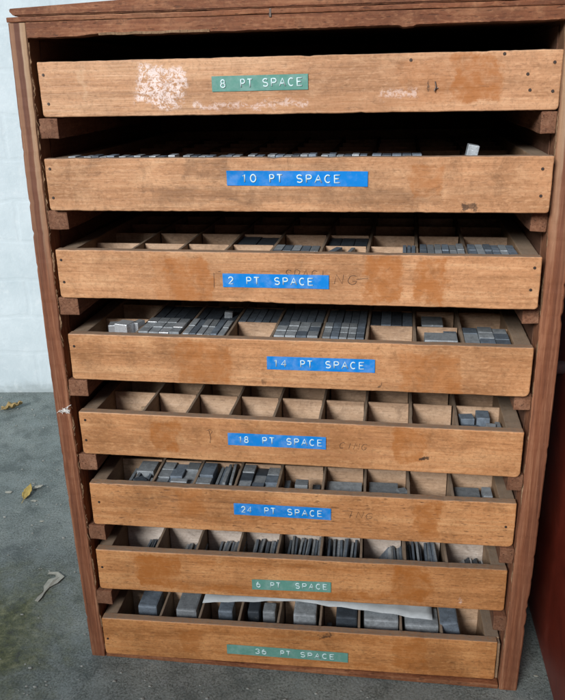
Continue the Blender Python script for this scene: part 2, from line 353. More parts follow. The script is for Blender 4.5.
# ------------------------------------------------------------------ the case
case = empty('type_cabinet', (0, 0, 0))
tag(case, 'open-fronted reddish brown plywood case holding a stack of shallow wooden drawers', 'cabinet')
HT = .6430; DEP = .375
def bow(z): return .0046 * math.sin(math.pi * min(max((z + .02) / .70, 0), 1)) 
def side_panel(s):
    bm = bmesh.new(); uvl = bm.loops.layers.uv.new('UVMap')
    n = 190; th = .0155 if s < 0 else .0178; rows = []
    ph = R.random() * 30
    for k in range(n + 1):
        z = .0001 + (HT - .0001) * k / n
        xo = .2275 + bow(z); xi = xo - th
        xo += (noise.noise(Vector((z * 40, ph, 0))) * .00025 - max(0, noise.noise(Vector((z * 230, ph, 1))) - .30) * .0030)
        xi += noise.noise(Vector((z * 120, ph, 5))) * .0006
        fy = noise.noise(Vector((z * 150, ph, 9))) * .0004
        cols = []
        for f in (0, .06, .35, .65, .94, 1):
            cols.append((s * (xo + (xi - xo) * f), (.0009 if f in (0, 1) else 0) + fy, z, f))
        rows.append(cols + [(s * xi, DEP, z, 1.0), (s * xo, DEP, z, 0.0)])
    vs = [[bm.verts.new(c[:3]) for c in r] for r in rows]
    m = len(rows[0])
    for k in range(n):
        for j in range(m):
            q = (j + 1) % m
            f = bm.faces.new((vs[k][j], vs[k][q], vs[k + 1][q], vs[k + 1][j]))
            for lp, (kk, jj) in zip(f.loops, ((k, j), (k, q), (k + 1, q), (k + 1, j))):
                lp[uvl].uv = (rows[kk][jj][3], rows[kk][jj][2])
    for r_, kk in ((vs[0], 0), (vs[-1], n)):
        f = bm.faces.new(r_)
        for lp, c in zip(f.loops, rows[kk]): lp[uvl].uv = (c[3], c[2])
    o = link('side_panel', bm, M['panel'], case)
    # torn veneer and splinters along the inner edge
    bm = bmesh.new(); ph = R.random() * 50; n = 520; prev = None
    amp = .0034 if s < 0 else .0018
    for k in range(n + 1):
        z = .008 + (.628 - .008) * k / n
        xi = .2275 + bow(z) - th + .0004
        j = max(0, noise.noise(Vector((z * 55, ph, 0))) * 1.2 + .25) * .8 + max(0, noise.noise(Vector((z * 260, ph, 2)))) * .5
        j *= amp
        y0 = .0006 + abs(noise.noise(Vector((z * 200, ph, 7)))) * .0016; y1 = y0 + .0022
        cur = [bm.verts.new((s * (xi + .001), y0, z)), bm.verts.new((s * (xi - j), y0 + .0004, z + R.uniform(-.0006, .0006))), bm.verts.new((s * (xi - j), y1, z)), bm.verts.new((s * (xi + .001), y1, z))]
        if prev:
            for a in range(4): bm.faces.new((prev[a], prev[(a + 1) % 4], cur[(a + 1) % 4], cur[a]))
        else: bm.faces.new(cur)
        prev = cur
    bm.faces.new(prev)
    for k in range(120 if s < 0 else 60):
        z = R.uniform(.02, .61); xi = .2275 + bow(z) - th; L = R.uniform(.003, .013); q = R.uniform(.0003, .0022) * (1 if s < 0 else .6); y = R.uniform(.0002, .002); d_ = R.choice((-1, 1))
        a_ = [bm.verts.new((s * (xi + .0006), y, z)), bm.verts.new((s * (xi + .0006), y + .0012, z)), bm.verts.new((s * (xi + .0006), y + .0005, z + L * .35 * d_))]
        tip = bm.verts.new((s * (xi - q), y + R.uniform(-.001, .001), z + L * d_))
        bm.faces.new(a_); [bm.faces.new((a_[j], a_[(j + 1) % 3], tip)) for j in range(3)]
    link('torn_veneer', bm, M['splinter'], o)
    # inside lining, in the dark inside timber
    bm = bmesh.new(); n = 20; prev = None
    for k in range(n + 1):
        z = .008 + (.63 - .008) * k / n; xi = .2275 + bow(z) - th - .0003
        cur = [bm.verts.new((s * xi, .022, z)), bm.verts.new((s * (xi - .0008), .022, z)), bm.verts.new((s * (xi - .0008), DEP - .012, z)), bm.verts.new((s * xi, DEP - .012, z))]
        if prev:
            for a in range(4): bm.faces.new((prev[a], prev[(a + 1) % 4], cur[(a + 1) % 4], cur[a]))
        else: bm.faces.new(cur)
        prev = cur
    bm.faces.new(prev)
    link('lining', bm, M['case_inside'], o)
    return o
side_panel(-1); side_panel(1)
bm = bmesh.new(); box(bm, (-.2112, .0002, .0003), (.2092, DEP, .0052), .0006, .0003, {0: 60}); link('base_board', bm, M['case_red'], case)
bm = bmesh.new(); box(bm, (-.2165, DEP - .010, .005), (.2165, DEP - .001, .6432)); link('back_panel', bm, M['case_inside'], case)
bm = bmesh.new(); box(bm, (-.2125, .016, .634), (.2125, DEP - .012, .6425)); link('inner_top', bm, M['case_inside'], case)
# front rail with a chipped lower edge
bm = bmesh.new(); n = 160; prev = None
for k in range(n + 1):
    x = -.2128 + .4256 * k / n
    lo = .6310 + .002 * (k / n) + noise.noise(Vector((x * 60, 3, 0))) * .0005 + noise.noise(Vector((x * 320, 8, 0))) * .0004
    if -.165 < x < -.125: lo += .0022 * (1 - abs(x + .140) / .03) if x > -.17 else 0
    if .09 < x < .10: lo -= .0012
    cur = [bm.verts.new((x, -.0004, lo + .0006)), bm.verts.new((x, .0006, lo)), bm.verts.new((x, .0150, lo)), bm.verts.new((x, .0150, .6432)), bm.verts.new((x, -.0004, .6432))]
    if prev:
        for a in range(5): bm.faces.new((prev[a], prev[(a + 1) % 5], cur[(a + 1) % 5], cur[a]))
    else: bm.faces.new(cur)
    prev = cur
bm.faces.new(prev)
rail = link('front_rail', bm, M['case_red'], case)
bm = bmesh.new()
box(bm, (-.152, -.0016, .6318), (-.06, -.0005, .6338), .0003, .0005, {0: 40}); link('loose_splinter', bm, M['splinter'], rail)
# top: thin capping strip and the wedge shaped board above
bm = bmesh.new(); box(bm, (-.2285, -.0012, .6435), (.2285, DEP, .6474), .0008, .0004, {0: 80}); link('cap_strip', bm, M['case_red'], case)
bm = bmesh.new()
prof = [(-.2215, .6478), (-.2255, .6520), (-.2250, .6535), (-.10, .6585), (.02, .6625), (.2300, .6665), (.2300, .6478)]
fr = [bm.verts.new((x, -.0022, z)) for x, z in prof]; bk = [bm.verts.new((x, DEP, z)) for x, z in prof]
for k in range(len(prof)):
    q = (k + 1) % len(prof); bm.faces.new((fr[k], fr[q], bk[q], bk[k]))
bm.faces.new(fr[::-1]); bm.faces.new(bk)
bmesh.ops.bevel(bm, geom=[e for e in bm.edges if e.calc_length() < 1], offset=.0009, segments=2, affect='EDGES')
top = link('top_board', bm, M['case_red'], case)
bm = bmesh.new(); box(bm, (.118, -.0031, .6530), (.140, -.0010, .6548), .0005, .0006, {0: 12}); 
link('dark_nick', bm, M['nail'], top)
bm = bmesh.new(); box(bm, (-.0125, -.0012, .6415), (-.0105, -.0003, .6475), .0003, .0003, {2: 5}); link('staple', bm, M['nail'], rail)
# runners
for i in range(7):
    d = DR[i]; zt = d['p'][2] - .0008
    for s in (-1, 1):
        xin = .1970 if s < 0 else .1995
        bm = bmesh.new(); x1 = (.2118 if s < 0 else .2096) + bow(zt) * .9; ln = R.uniform(-.001, .0015)
        dy = .0015 if s < 0 else .004
        a = (min(s * x1, s * xin), dy + ln, zt - .0168); b = (max(s * x1, s * xin), DEP - .012, zt)
        box(bm, a, b, .0009, .0006, {1: 40, 2: 4, 0: 4})
        link('runner', bm, M['runner'], case)
# pale fluff caught on the left edge
bm = bmesh.new()
for k in range(22):
    p = Vector((-.2225 + R.gauss(0, .0026), -.0004, .2980 + R.gauss(0, .0016)))
    q = [p + Vector((R.uniform(-.0013, .0013) * j, -.0004 * j, R.uniform(-.0010, .0010) * j)) for j in range(4)]
    tube(bm, q, .00025, 5)
for k in range(5):
    p = Vector((-.2215 + R.gauss(0, .0015), -.0008, .2975 + R.gauss(0, .001)))
    bmesh.ops.create_icosphere(bm, subdivisions=1, radius=R.uniform(.0008, .0018), matrix=Matrix.Translation(p))
fl = link('cobweb_fluff', bm, m_plain('cobweb_white', (.72, .72, .70), .9)); tag(fl, 'tuft of white cobweb fluff caught on the left edge of the wooden case', 'fluff')

# ------------------------------------------------------------------ stroke letters
def arc(cx, cy, rx, ry, a0, a1, n=10):
    return [(cx + rx * math.cos(math.radians(a0 + (a1 - a0) * k / n)), cy + ry * math.sin(math.radians(a0 + (a1 - a0) * k / n))) for k in range(n + 1)]
GL = {
 '0': [arc(.5, .5, .42, .5, 0, 360, 20)],
 '1': [[(.25, .78), (.52, 1), (.52, 0)]],
 '2': [arc(.5, .72, .4, .28, 170, -40, 12) + [(.1, 0), (.92, 0)]],
 '3': [arc(.47, .75, .38, .25, 160, -90, 10) + arc(.47, .25, .42, .25, 90, -160, 10)],
 '4': [[(.72, 0), (.72, 1), (.08, .3), (.95, .3)]],
 '6': [arc(.5, .32, .4, .32, 0, 360, 16), arc(.62, .35, .52, .65, 100, 180, 8)],
 '8': [arc(.5, .75, .34, .25, 0, 360, 16), arc(.5, .26, .42, .26, 0, 360, 16)],
 'P': [[(.12, 0), (.12, 1), (.55, 1)] + arc(.55, .74, .33, .26, 90, -90, 8) + [(.12, .48)]],
 'T': [[(.02, 1), (.98, 1)], [(.5, 1), (.5, 0)]],
 'S': [arc(.5, .74, .38, .26, 30, 270, 12)[0:] + arc(.5, .25, .4, .25, 90, -150, 12)],
 'A': [[(.02, 0), (.5, 1), (.98, 0)], [(.2, .36), (.8, .36)]],
 'C': [arc(.54, .5, .44, .5, 48, 312, 14)],
 'E': [[(.92, 1), (.12, 1), (.12, 0), (.92, 0)], [(.12, .52), (.78, .52)]],
 'I': [[(.5, 0), (.5, 1)]],
 'N': [[(.1, 0), (.12, 1), (.88, 0), (.9, 1)]],
 'G': [arc(.52, .5, .44, .5, 50, 330, 14) + [(.95, .42), (.55, .42)]],
}
def write(bm, text, x0, x1, z0, z1, y, r, flat=.6, gap=.45, wob=0, slant=0, tilt=0):
    n = len(text); cw = (x1 - x0) / (n + (n - 1) * gap)
    for i, ch in enumerate(text):
        ox = x0 + i * cw * (1 + gap); oz = z0 + R.uniform(-wob, wob)
        dy = R.uniform(-.00008, .00022) if flat < 1 else 0
        for st in GL[ch]:
            pts = [(ox + (u + slant * v) * cw + R.uniform(-wob, wob) * .4, y + dy, oz + v * (z1 - z0) + (ox - x0) * tilt + R.uniform(-wob, wob) * .4) for u, v in st]
            tube(bm, pts, r, 6, flat)

# ------------------------------------------------------------------ drawers
XE = [-.1945, -.1487, -.1052, -.0619, -.0195, .0250, .0668, .1108, .1523, .1955]
YE = [.0090, .0600, .1095, .1590, .2085, .2580, .3075, .3480]
def front_board(d, h):
    """hand worn board: rounded outline in x/z given thickness, wavy edges"""
    i = DR.index(d); bm = bmesh.new()
    out = []
    rb = .0050 if i in (3, 4, 5) else .0030; rbl = .0030; rt = .0012
    def corner(cx, cz, r, a0):
        return [(cx + r * math.cos(math.radians(a0 + 90 * k / 5)), cz + r * math.sin(math.radians(a0 + 90 * k / 5))) for k in range(6)]
    def edge(p, q, n):
        return [(p[0] + (q[0] - p[0]) * k / n, p[1] + (q[1] - p[1]) * k / n) for k in range(1, n)]
    W = .21
    if i == 7: W2 = .2068
    else: W2 = W
    A = corner(-W + rbl, rbl, rbl, 180); B = corner(W2 - rb, rb, rb, 270); Cc = corner(W2 - rt, h - rt, rt, 0); D = corner(-W + rt, h - rt, rt, 90)
    out = A + edge(A[-1], B[0], 120) + B + edge(B[-1], Cc[0], 14) + Cc + edge(Cc[-1], D[0], 120) + D + edge(D[-1], A[0], 14)
    ph = i * 7.3
    def w(x, z, k):
        v = noise.noise(Vector((x * 40, z * 40, ph))) * .00035 + noise.noise(Vector((x * 260, z * 260, ph + 4))) * .00022
        chip = max(0, noise.noise(Vector((x * 95, z * 60, ph + 11))) - .42) * .0018
        cx, cz = 0, h / 2
        nz = 1 if z > h * .5 else -1
        if min(abs(z), abs(z - h)) < .002: return (x, z + v - nz * chip)
        return (x + v, z)
    out = [w(x, z, k) for k, (x, z) in enumerate(out)]
    m = len(out); T = .0090; bv = .0009
    def inset(x, z, e):
        return (x - math.copysign(min(e, abs(x)), x) if abs(x) > W2 - .008 else x, z + (e if z < h / 2 else -e))
    rings = []
    for e, y in ((bv * 1.0, 0.0), (bv * .35, bv * .35), (0, bv), (0, T - .0006), (.0006, T)):
        ring = []
        for (x, z) in out:
            X, Z = x, z
            if abs(x) > W2 - .0055: X = x - math.copysign(e, x)
            if z < .0055: Z = z + e
            if z > h - .0055: Z = z - e
            ring.append(bm.verts.new((X, y, Z)))
        rings.append(ring)
    for a, b in zip(rings, rings[1:]):
        for k in range(m): bm.faces.new((a[k], a[(k + 1) % m], b[(k + 1) % m], b[k]))
    bm.faces.new(rings[0]); bm.faces.new(rings[-1][::-1])
    return bm

def make_drawer(i):
    d = DR[i]; h = d['h']
    dr = empty('drawer', d['p'], d['a'])
    tag(dr, 'shallow wooden drawer with %s tape label reading %s PT SPACE, %s' % (d['tape'][5], d['n'], d['where']), 'drawer', 'shallow drawers stacked in the wooden case')
    f = i / 7
    fm = wood('drawer_front_timber_%s' % d['n'], lerp(TOPL, TOPW, f), lerp(MIDL, MIDW, f), lerp(LITL, LITW, f), 0, (.2, .2, .15, .25, .2, .62, .5, .4)[i], stains=d['st'], seed=i + 1, grime=(.36, .6, .42, .45, .45, .4, .35, .4)[i], rough=.5, dust=.9, bumps=.6)
    fb = link('front_board', front_board(d, h), fm, dr)
    hs = h - .0012
    for s in (-1, 1):
        bm = bmesh.new(); xo = .2098; xi = .1955
        y0 = .0093
        if i == 7 and s > 0: y0 = .0015; xi0 = .2072
        a = (min(s * xo, s * xi), .0093, .001); b = (max(s * xo, s * xi), .352, hs)
        box(bm, a, b, .0009, .0004, {1: 50})
        link('side_board', bm, M['side_timber'], dr)
    if i == 7:
        bm = bmesh.new(); box(bm, (.2074, .0012, .0015), (.2098, .0090, hs - .001), .0005, .0003, {2: 16}); link('end_grain_strip', bm, M['side_timber'], dr)
    bm = bmesh.new(); box(bm, (-.1953, .345, .001), (.1953, .352, hs), .0006); link('back_board', bm, M['side_timber'], dr)
    bm = bmesh.new(); box(bm, (-.1953, .0092, .0012), (.1953, .3448, .0045)); link('bottom_board', bm, M['bottom'], dr)
    ht = h - (.0090 if i == 1 else .0054 if i == 2 else .0025)
    for x in XE[1:-1]:
        bm = bmesh.new(); x += R.uniform(-.0006, .0006)
        box(bm, (x - .0013, .0092, .0047), (x + .0013, .3447, ht + R.uniform(-.0006, .0006)), .0005, .0004, {1: 40, 2: 3})
        link('divider', bm, M['rim'], dr)
    for y in YE[1:-1]:
        bm = bmesh.new(); y += R.uniform(-.0006, .0006)
        xs = XE
        for c in range(9):
            box(bm, (xs[c] + (.0022 if c else -.0006), y - .0011, .0047), (xs[c + 1] - (.0022 if c < 8 else -.0), y + .0011, ht - .0009), .0004)
        link('cross_divider', bm, M['cross_pale' if i == 6 else 'cross'], dr)
    # tape label with raised corners
    x0, z0, x1, z1, th, colr = d['tape']
    bm = bmesh.new(); n = 40; vs = []
    for k in range(n + 1):
        u = k / n; x = x0 + (x1 - x0) * u; zc = z0 + (z1 - z0) * u; row = []
        for j in range(7):
            v = j / 6
            lift = .00040 + .00022 * noise.noise(Vector((u * 9, v * 2, i * 3))) + .0002
            edge_ = max(0, (.04 - min(u, 1 - u)) / .04)
            lift += edge_ * .0003
            if i == 1: lift += .0011 * max(0, 1 - u / .55) * v ** 3
            row.append((x, -lift, zc - th / 2 + th * v))
        vs.append(row)
    A = [[bm.verts.new(p) for p in r] for r in vs]; B = [[bm.verts.new((p[0], -.0001 if 0 else p[1] + .00022, p[2])) for p in r] for r in vs]
    for k in range(n):
        for j in range(6):
            bm.faces.new((A[k][j], A[k + 1][j], A[k + 1][j + 1], A[k][j + 1])); bm.faces.new((B[k][j], B[k][j + 1], B[k + 1][j + 1], B[k + 1][j]))
    for k in range(n):
        bm.faces.new((A[k][0], B[k][0], B[k + 1][0], A[k + 1][0])); bm.faces.new((A[k][6], A[k + 1][6], B[k + 1][6], B[k][6]))
    for j in range(6):
        bm.faces.new((A[0][j], A[0][j + 1], B[0][j + 1], B[0][j])); bm.faces.new((A[n][j], B[n][j], B[n][j + 1], A[n][j + 1]))
    tp = link('label_tape', bm, M[colr], dr)
    t = d['tx']; bm = bmesh.new(); lh = th * .245
    def zc(x): return z0 + (z1 - z0) * (x - x0) / (x1 - x0)
    for txt, a, b in ((d['n'], t[0], t[1]), ('PT', t[2], t[3]), ('SPACE', t[4], t[5])):
        c = zc((a + b) / 2); yy = -.00075 if i != 1 else -.00095
        write(bm, txt, a + .0004, b - .0004, c - lh, c + lh, yy, .00058, .7, .42, tilt=(z1 - z0) / (x1 - x0))
    link('lettering', bm, M['letter'], tp, smooth=True)
    for (x, z) in d['nails']:
        bm = bmesh.new()
        bmesh.ops.create_cone(bm, cap_ends=True, segments=14, radius1=.0014, radius2=.0011, depth=.0008, matrix=Matrix.Translation((x, -.0001, z)) @ Matrix.Rotation(math.radians(90), 4, 'X'))
        bmesh.ops.create_cone(bm, cap_ends=True, segments=10, radius1=.0005, radius2=.0004, depth=.0006, matrix=Matrix.Translation((x + .0002, -.0005, z + .0001)) @ Matrix.Rotation(math.radians(90), 4, 'X'))
        link('nail', bm, M['nail'], dr)
    # pencil handwriting, partly under the tape
    bm = bmesh.new(); ok = False
    if i == 2:
        write(bm, 'SPACI', -.0014, .034, .0225, .0305, -.00005, .00022, 1, .3, .0006, .1)
        write(bm, 'NG', .0405, .0600, .0185, .0265, -.00005, .00022, 1, .35, .0006, .15)
        tube(bm, [(.0600, 0, .0228), (.0650, 0, .0236), (.0698, 0, .0236)], .0002); link('pencil_writing', bm, M['pencil'], fb); bm = bmesh.new(); tube(bm, [(-.0645, 0, .026), (-.0648, 0, .013)], .00022); tube(bm, [(-.0605, 0, .027), (-.0585, 0, .0275)], .0002); ok = True
    if i == 4:
        tube(bm, [(-.0800, 0, .0325), (-.0785, 0, .025), (-.0795, 0, .019)], .00025); tube(bm, [(-.0825, 0, .0318), (-.079, 0, .0335), (-.0765, 0, .0318), (-.0785, 0, .0282)], .0002); link('pencil_writing', bm, M['pencil'], fb); bm = bmesh.new()
        write(bm, 'CING', .0440, .0700, .0205, .0265, -.00005, .0002, 1, .3, .0006, .3); ok = True
    if i == 5:
        write(bm, 'ING', .0500, .0745, .0235, .0300, -.00005, .0002, 1, .3, .0007, .3)
        tube(bm, [(.046, 0, .0305), (.050, 0, .0312), (.056, 0, .0306)], .0002); ok = True
    if ok: link('pencil_writing' if i != 2 else 'pencil_mark', bm, M['pencil'], fb)
    else: bm.free()
    if i == 0:
        bm = bmesh.new()
        tube(bm, [(.1155, -.0003, .0225), (.1162, -.0016, .0185), (.1150, -.0022, .0155)], .0005, 8); tube(bm, [(.1150, -.0004, .0165), (.1178, -.0006, .0180)], .0006, 8)
        link('bent_pin', bm, M['nail'], dr)
    return dr
drawers = [make_drawer(i) for i in range(8)]

# ------------------------------------------------------------------ spaces (small blocks of type metal)
ORD = ['first', 'second', 'third', 'fourth', 'fifth', 'sixth', 'seventh', 'eighth', 'ninth', 'tenth', 'eleventh', 'twelfth', 'thirteenth', 'fourteenth', 'fifteenth', 'sixteenth']
cache = {}
def block_mesh(w, l, h, mat, bev=.0004):
    key = (round(w, 4), round(l, 4), round(h, 4), mat, bev)
    if key not in cache:
        bm = bmesh.new(); box(bm, (-w / 2, -l / 2, 0), (w / 2, l / 2, h), min(bev, w * .2))
        me = bpy.data.meshes.new('type_space'); bmesh.ops.recalc_face_normals(bm, faces=bm.faces[:]); bm.to_mesh(me); bm.free()
        me.materials.append(M[mat]); cache[key] = me
    return cache[key]
GRP = 'lead spaces lying in the drawer compartments'
count = 0
def space(i, x, y, z, w, l, h, mat='lead', rot=(0, 0, 0), label='', bev=.0004):
    """place one space at local coordinates of drawer i"""
    global count
    o = bpy.data.objects.new('type_space', block_mesh(w, l, h, mat, bev)); C.objects.link(o)
    d = DR[i]; mw = Matrix.Translation(d['p']) @ Matrix.Rotation(d['a'], 4, 'Z') @ Matrix.Translation((x, y, z))
    from mathutils import Euler
    o.matrix_world = mw @ Euler(rot, 'XYZ').to_matrix().to_4x4()
    tag(o, label, 'type space', GRP); count += 1
    return o
def where(i, c, r=0): return '%s%s compartment of the %s PT SPACE drawer' % (ORD[c], ' rear' if r else '', DR[i]['n'])
def cell(c, r=0): return XE[c] + .0018, XE[c + 1] - .0018, YE[r] + .0015, YE[r + 1] - .0018
FL = .0048
def grid(i, c, nx, ny, top, r=0, mat='lead', jit=.0006, miss=0, mats=None, xr=None, yr=None):
    x0, x1, y0, y1 = cell(c, r)
    if xr: x0, x1 = x0 + (x1 - x0) * xr[0], x0 + (x1 - x0) * xr[1]
    if yr: y0, y1 = y0 + (y1 - y0) * yr[0], y0 + (y1 - y0) * yr[1]
    w = (x1 - x0) / nx; l = (y1 - y0) / ny
    for b in range(ny):
        for a in range(nx):
            if R.random() < miss: continue
            hh = top - FL + R.uniform(-jit, jit)
            m = mat if not mats else mats[(a + b * 3) % len(mats)]
            row = ['front', 'second', 'third', 'fourth'][b]
            lab = ('lead space %s from left, %s row, %s' % (ORD[a], row, where(i, c, r))) if ny > 1 else ('lead space %s from left, %s' % (ORD[a], where(i, c, r)))
            space(i, x0 + w * (a + .5), y0 + l * (b + .5), FL, w - .0004 - R.random() * .0003, l - .0005, hh, m, (0, 0, R.uniform(-.012, .012)), lab)
def lean(i, c, n, th, hh, ang, xa=0, xb=1, ya=.1, yb=.9, r=0, mat='lead', jit=.06, mats=None, what='thin lead space'):
    x0, x1, y0, y1 = cell(c, r); X0 = x0 + (x1 - x0) * xa; X1 = x0 + (x1 - x0) * xb
    for k in range(n):
        x = X0 + (X1 - X0) * (k + .5) / n
        l = (y1 - y0) * (yb - ya) * R.uniform(.85, 1); y = y0 + (y1 - y0) * (ya + yb) / 2 + R.uniform(-.001, .001)
        a = ang + R.uniform(-jit, jit)
        z = FL + abs(math.sin(a)) * th / 2 + .0001
        space(i, x, y, z, th, l, hh * R.uniform(.88, 1.06), mat if not mats else mats[k % len(mats)], (0, a, R.uniform(-.05, .05)), '%s %s from left, %s' % (what, ORD[k], where(i, c, r)), .0003)
def one(i, c, fx, fy, w, l, h, mat, label, rz=0, rx=0, ry=0, z=None, r=0, bev=.0006):
    x0, x1, y0, y1 = cell(c, r)
    zz = FL if z is None else z
    zz += abs(math.sin(ry)) * w / 2 + abs(math.sin(rx)) * l / 2
    space(i, x0 + (x1 - x0) * fx, y0 + (y1 - y0) * fy, zz + .0001, w, l, h, mat, (rx, ry, rz), '%s in %s' % (label, where(i, c, r)), bev)

# 10 PT: packed to the brim, only the tips show over the front
for c in range(0, 6): grid(1, c, 6, 1, .0449, jit=.0008, yr=(0, .30), mats=['lead', 'lead_blue', 'lead', 'lead_dark'], miss=.08)
grid(1, 6, 5, 1, .0446, jit=.0005, yr=(0, .3), mats=['lead_blue', 'lead_dark']); 
one(1, 7, .78, .30, .009, .012, .046, 'lead', 'upright lead space poking above the rim', ry=.18, z=.005)
# 2 PT
grid(2, 4, 5, 2, .0395, mats=['lead_blue', 'lead']); 
one(2, 5, .22, .5, .006, .040, .030, 'lead_blue', 'long lead strip lying slanted', rz=-.28, z=.0090)
one(2, 5, .62, .55, .0035, .038, .0335, 'lead', 'narrow lead strip on edge', rz=-.15)
grid(2, 7, 6, 2, .0420, jit=.001, mats=['lead_blue', 'lead', 'lead']); grid(2, 8, 6, 2, .0420, jit=.001, mats=['lead_blue', 'lead', 'lead_blue'])
grid(2, 6, 3, 1, .041, xr=(.72, 1), mat='lead_blue')
grid(2, 5, 3, 1, .036, r=1, mat='lead_dark'); grid(2, 3, 2, 1, .036, r=1, mat='lead_dark')
# 14 PT
one(3, 0, .42, .40, .0100, .013, .0425, 'lead_bright', 'dim upright shiny lead quad', rz=.2)
one(3, 0, .68, .36, .0140, .014, .0445, 'lead_bright', 'brightest upright shiny lead quad', rz=-.25)
one(3, 0, .93, .55, .0070, .012, .0430, 'lead_bright', 'rear upright shiny lead quad', rz=-.3)
one(3, 0, .12, .55, .009, .022, .026, 'lead_dark', 'dark lead quad')
grid(3, 1, 4, 3, .0450, yr=(.10, 1), mats=['lead', 'lead', 'lead_bright', 'lead'], jit=.0005); grid(3, 2, 6, 2, .0448, yr=(.06, 1), jit=.0008, mats=['lead', 'lead_blue', 'lead'])
one(3, 3, .12, .13, .009, .007, .030, 'lead_dark', 'dark lead block against front'); one(3, 3, .60, .13, .006, .006, .031, 'lead_dark', 'small dark lead block'); one(3, 3, .84, .16, .011, .008, .030, 'lead_dark', 'slanted dark lead block', rz=.5)
grid(3, 4, 4, 3, .0450, yr=(.10, 1), jit=.0006, mats=['lead', 'lead', 'lead_blue', 'lead']); grid(3, 5, 5, 3, .0448, yr=(.10, 1), jit=.0004, mats=['lead', 'lead_blue', 'lead'])
one(3, 7, .55, .38, .029, .022, .0390, 'lead', 'broad grey lead slab'); one(3, 7, .16, .22, .005, .010, .031, 'lead_dark', 'small leaning lead space', ry=.35)
one(3, 7, .80, .78, .012, .012, .036, 'lead_blue', 'square lead block at back')
grid(3, 8, 3, 3, .0435, jit=.0012, mats=['lead', 'lead_blue', 'lead_blue', 'lead'])
for c, n in ((1, 4), (2, 5), (3, 5), (4, 5), (5, 5)): grid(3, c, n, 1, .0425, r=1, mat='lead_blue' if c > 2 else 'lead_dark', jit=.0008)
one(3, 2, .70, .3, .0080, .006, .0410, 'lead', 'upright lead piece standing proud', rz=.1, ry=.08, r=1, z=.0065)
grid(3, 6, 4, 1, .042, r=1, mats=['lead_dark', 'lead_blue']); one(3, 7, .4, .5, .020, .028, .036, 'lead', 'pale lead block', r=1)
# 18 PT
one(4, 0, .70, .9, .005, .004, .024, 'bottom', 'tiny chip of wood standing', rz=.3); one(4, 7, .4, .55, .022, .020, .010, 'lead_dark', 'thin dark lead slab lying flat'); one(4, 6, .85, .15, .006, .01, .030, 'lead_dark', 'dark lead sliver at right', rz=.1)
one(4, 8, .28, .20, .0155, .010, .0345, 'lead_blue', 'front square lead block'); one(4, 8, .22, .62, .013, .012, .036, 'lead_blue', 'middle lead block', rz=.15)
one(4, 8, .60, .66, .012, .018, .038, 'lead_blue', 'taller lead block'); one(4, 8, .74, .22, .009, .012, .036, 'lead', 'upright lead block at right', rz=-.12); one(4, 8, .94, .35, .0045, .018, .0335, 'lead', 'narrow upright lead space', rz=.05)
# 24 PT
lean(5, 0, 6, .0026, .0405, .42, .04, .56, .02, .8, mats=['lead', 'lead_blue'], what='leaning thin lead space'); one(5, 0, .72, .14, .011, .011, .0405, 'lead_dark', 'dark tilted lead block', rz=.75); one(5, 0, .74, .68, .018, .022, .0415, 'lead', 'square lead block'); one(5, 0, .95, .2, .0030, .014, .037, 'lead', 'narrow end space', rz=.05)
grid(5, 1, 3, 3, .0435, jit=.0018, mats=['lead', 'lead_blue', 'lead']); one(5, 1, .66, .12, .017, .007, .0015, 'lead', 'flat lead piece on top', z=.0455)
one(5, 2, .20, .18, .0150, .012, .0415, 'lead', 'square front lead block'); one(5, 2, .2, .66, .014, .026, .042, 'lead_blue', 'rear lead block'); lean(5, 2, 8, .0028, .0400, .10, .40, 1.0, .02, .97, mats=['lead', 'lead_blue', 'lead'], what='upright thin lead space', jit=.05)
grid(5, 3, 3, 3, .0425, jit=.003, mats=['lead', 'lead_blue', 'lead', 'lead_dark'])
one(5, 4, .52, .34, .0130, .012, 0.0400, 'lead', 'standing lead cube'); one(5, 4, .12, .5, .006, .024, 0.0303, 'lead_blue', 'low lead block at left'); one(5, 4, .86, .4, .008, .026, 0.0291, 'lead_dark', 'low dark lead block at right')
one(5, 5, .5, .46, .036, .024, 0.0328, 'lead', 'broad low lead slab')
one(5, 6, .42, .42, .029, .026, 0.0346, 'lead', 'broad lead slab'); one(5, 6, .88, .35, .009, .009, 0.0364, 'lead', 'small lead block beside a slab', rz=.4)
one(5, 8, .34, .42, .025, .024, 0.0340, 'lead', 'broad grey lead slab'); one(5, 8, .83, .45, .009, .018, 0.0364, 'lead', 'narrow lead block')
# 6 PT
lean(6, 0, 7, .0022, 0.0230, .25, .45, .96, .22, .98, mats=['lead_blue', 'lead_dark']); lean(6, 1, 8, .0020, 0.0218, .5, .25, .90, .22, .98, mats=['lead', 'lead_blue'])
lean(6, 2, 9, .0022, 0.0248, .2, .28, .97, .22, .98, mats=['lead_blue', 'lead']); lean(6, 3, 10, .0024, 0.0285, .10, .2, .97, .22, .98, mats=['lead', 'lead_blue', 'lead_dark'], jit=.05)
lean(6, 4, 10, .0024, 0.0326, .08, .10, .97, .22, .98, mats=['lead_blue', 'lead'], jit=.05); lean(6, 5, 10, .0024, 0.0339, -.06, .10, .93, .22, .98, mats=['lead', 'lead_blue'], jit=.05)
lean(6, 6, 7, .0026, 0.0302, .55, .25, .85, .22, .98, mats=['lead_blue', 'lead'], what='heaped thin lead space')
for k in range(5): one(6, 6, .30 + .10 * k, .25 + .03 * k, .0022, .020, .0050, 'lead_bright', '%s loose shiny sliver from left' % ORD[k], rz=1.25 - .12 * k, z=.0245 - .0012 * k)
lean(6, 7, 10, .0024, 0.0344, -.10, .12, .97, .22, .98, mats=['lead', 'lead_blue', 'lead_blue'], jit=.06); lean(6, 8, 7, .0018, 0.0230, .8, .15, .72, .22, .98, mats=['lead_bright', 'lead_dark'], what='toppled thin lead space')
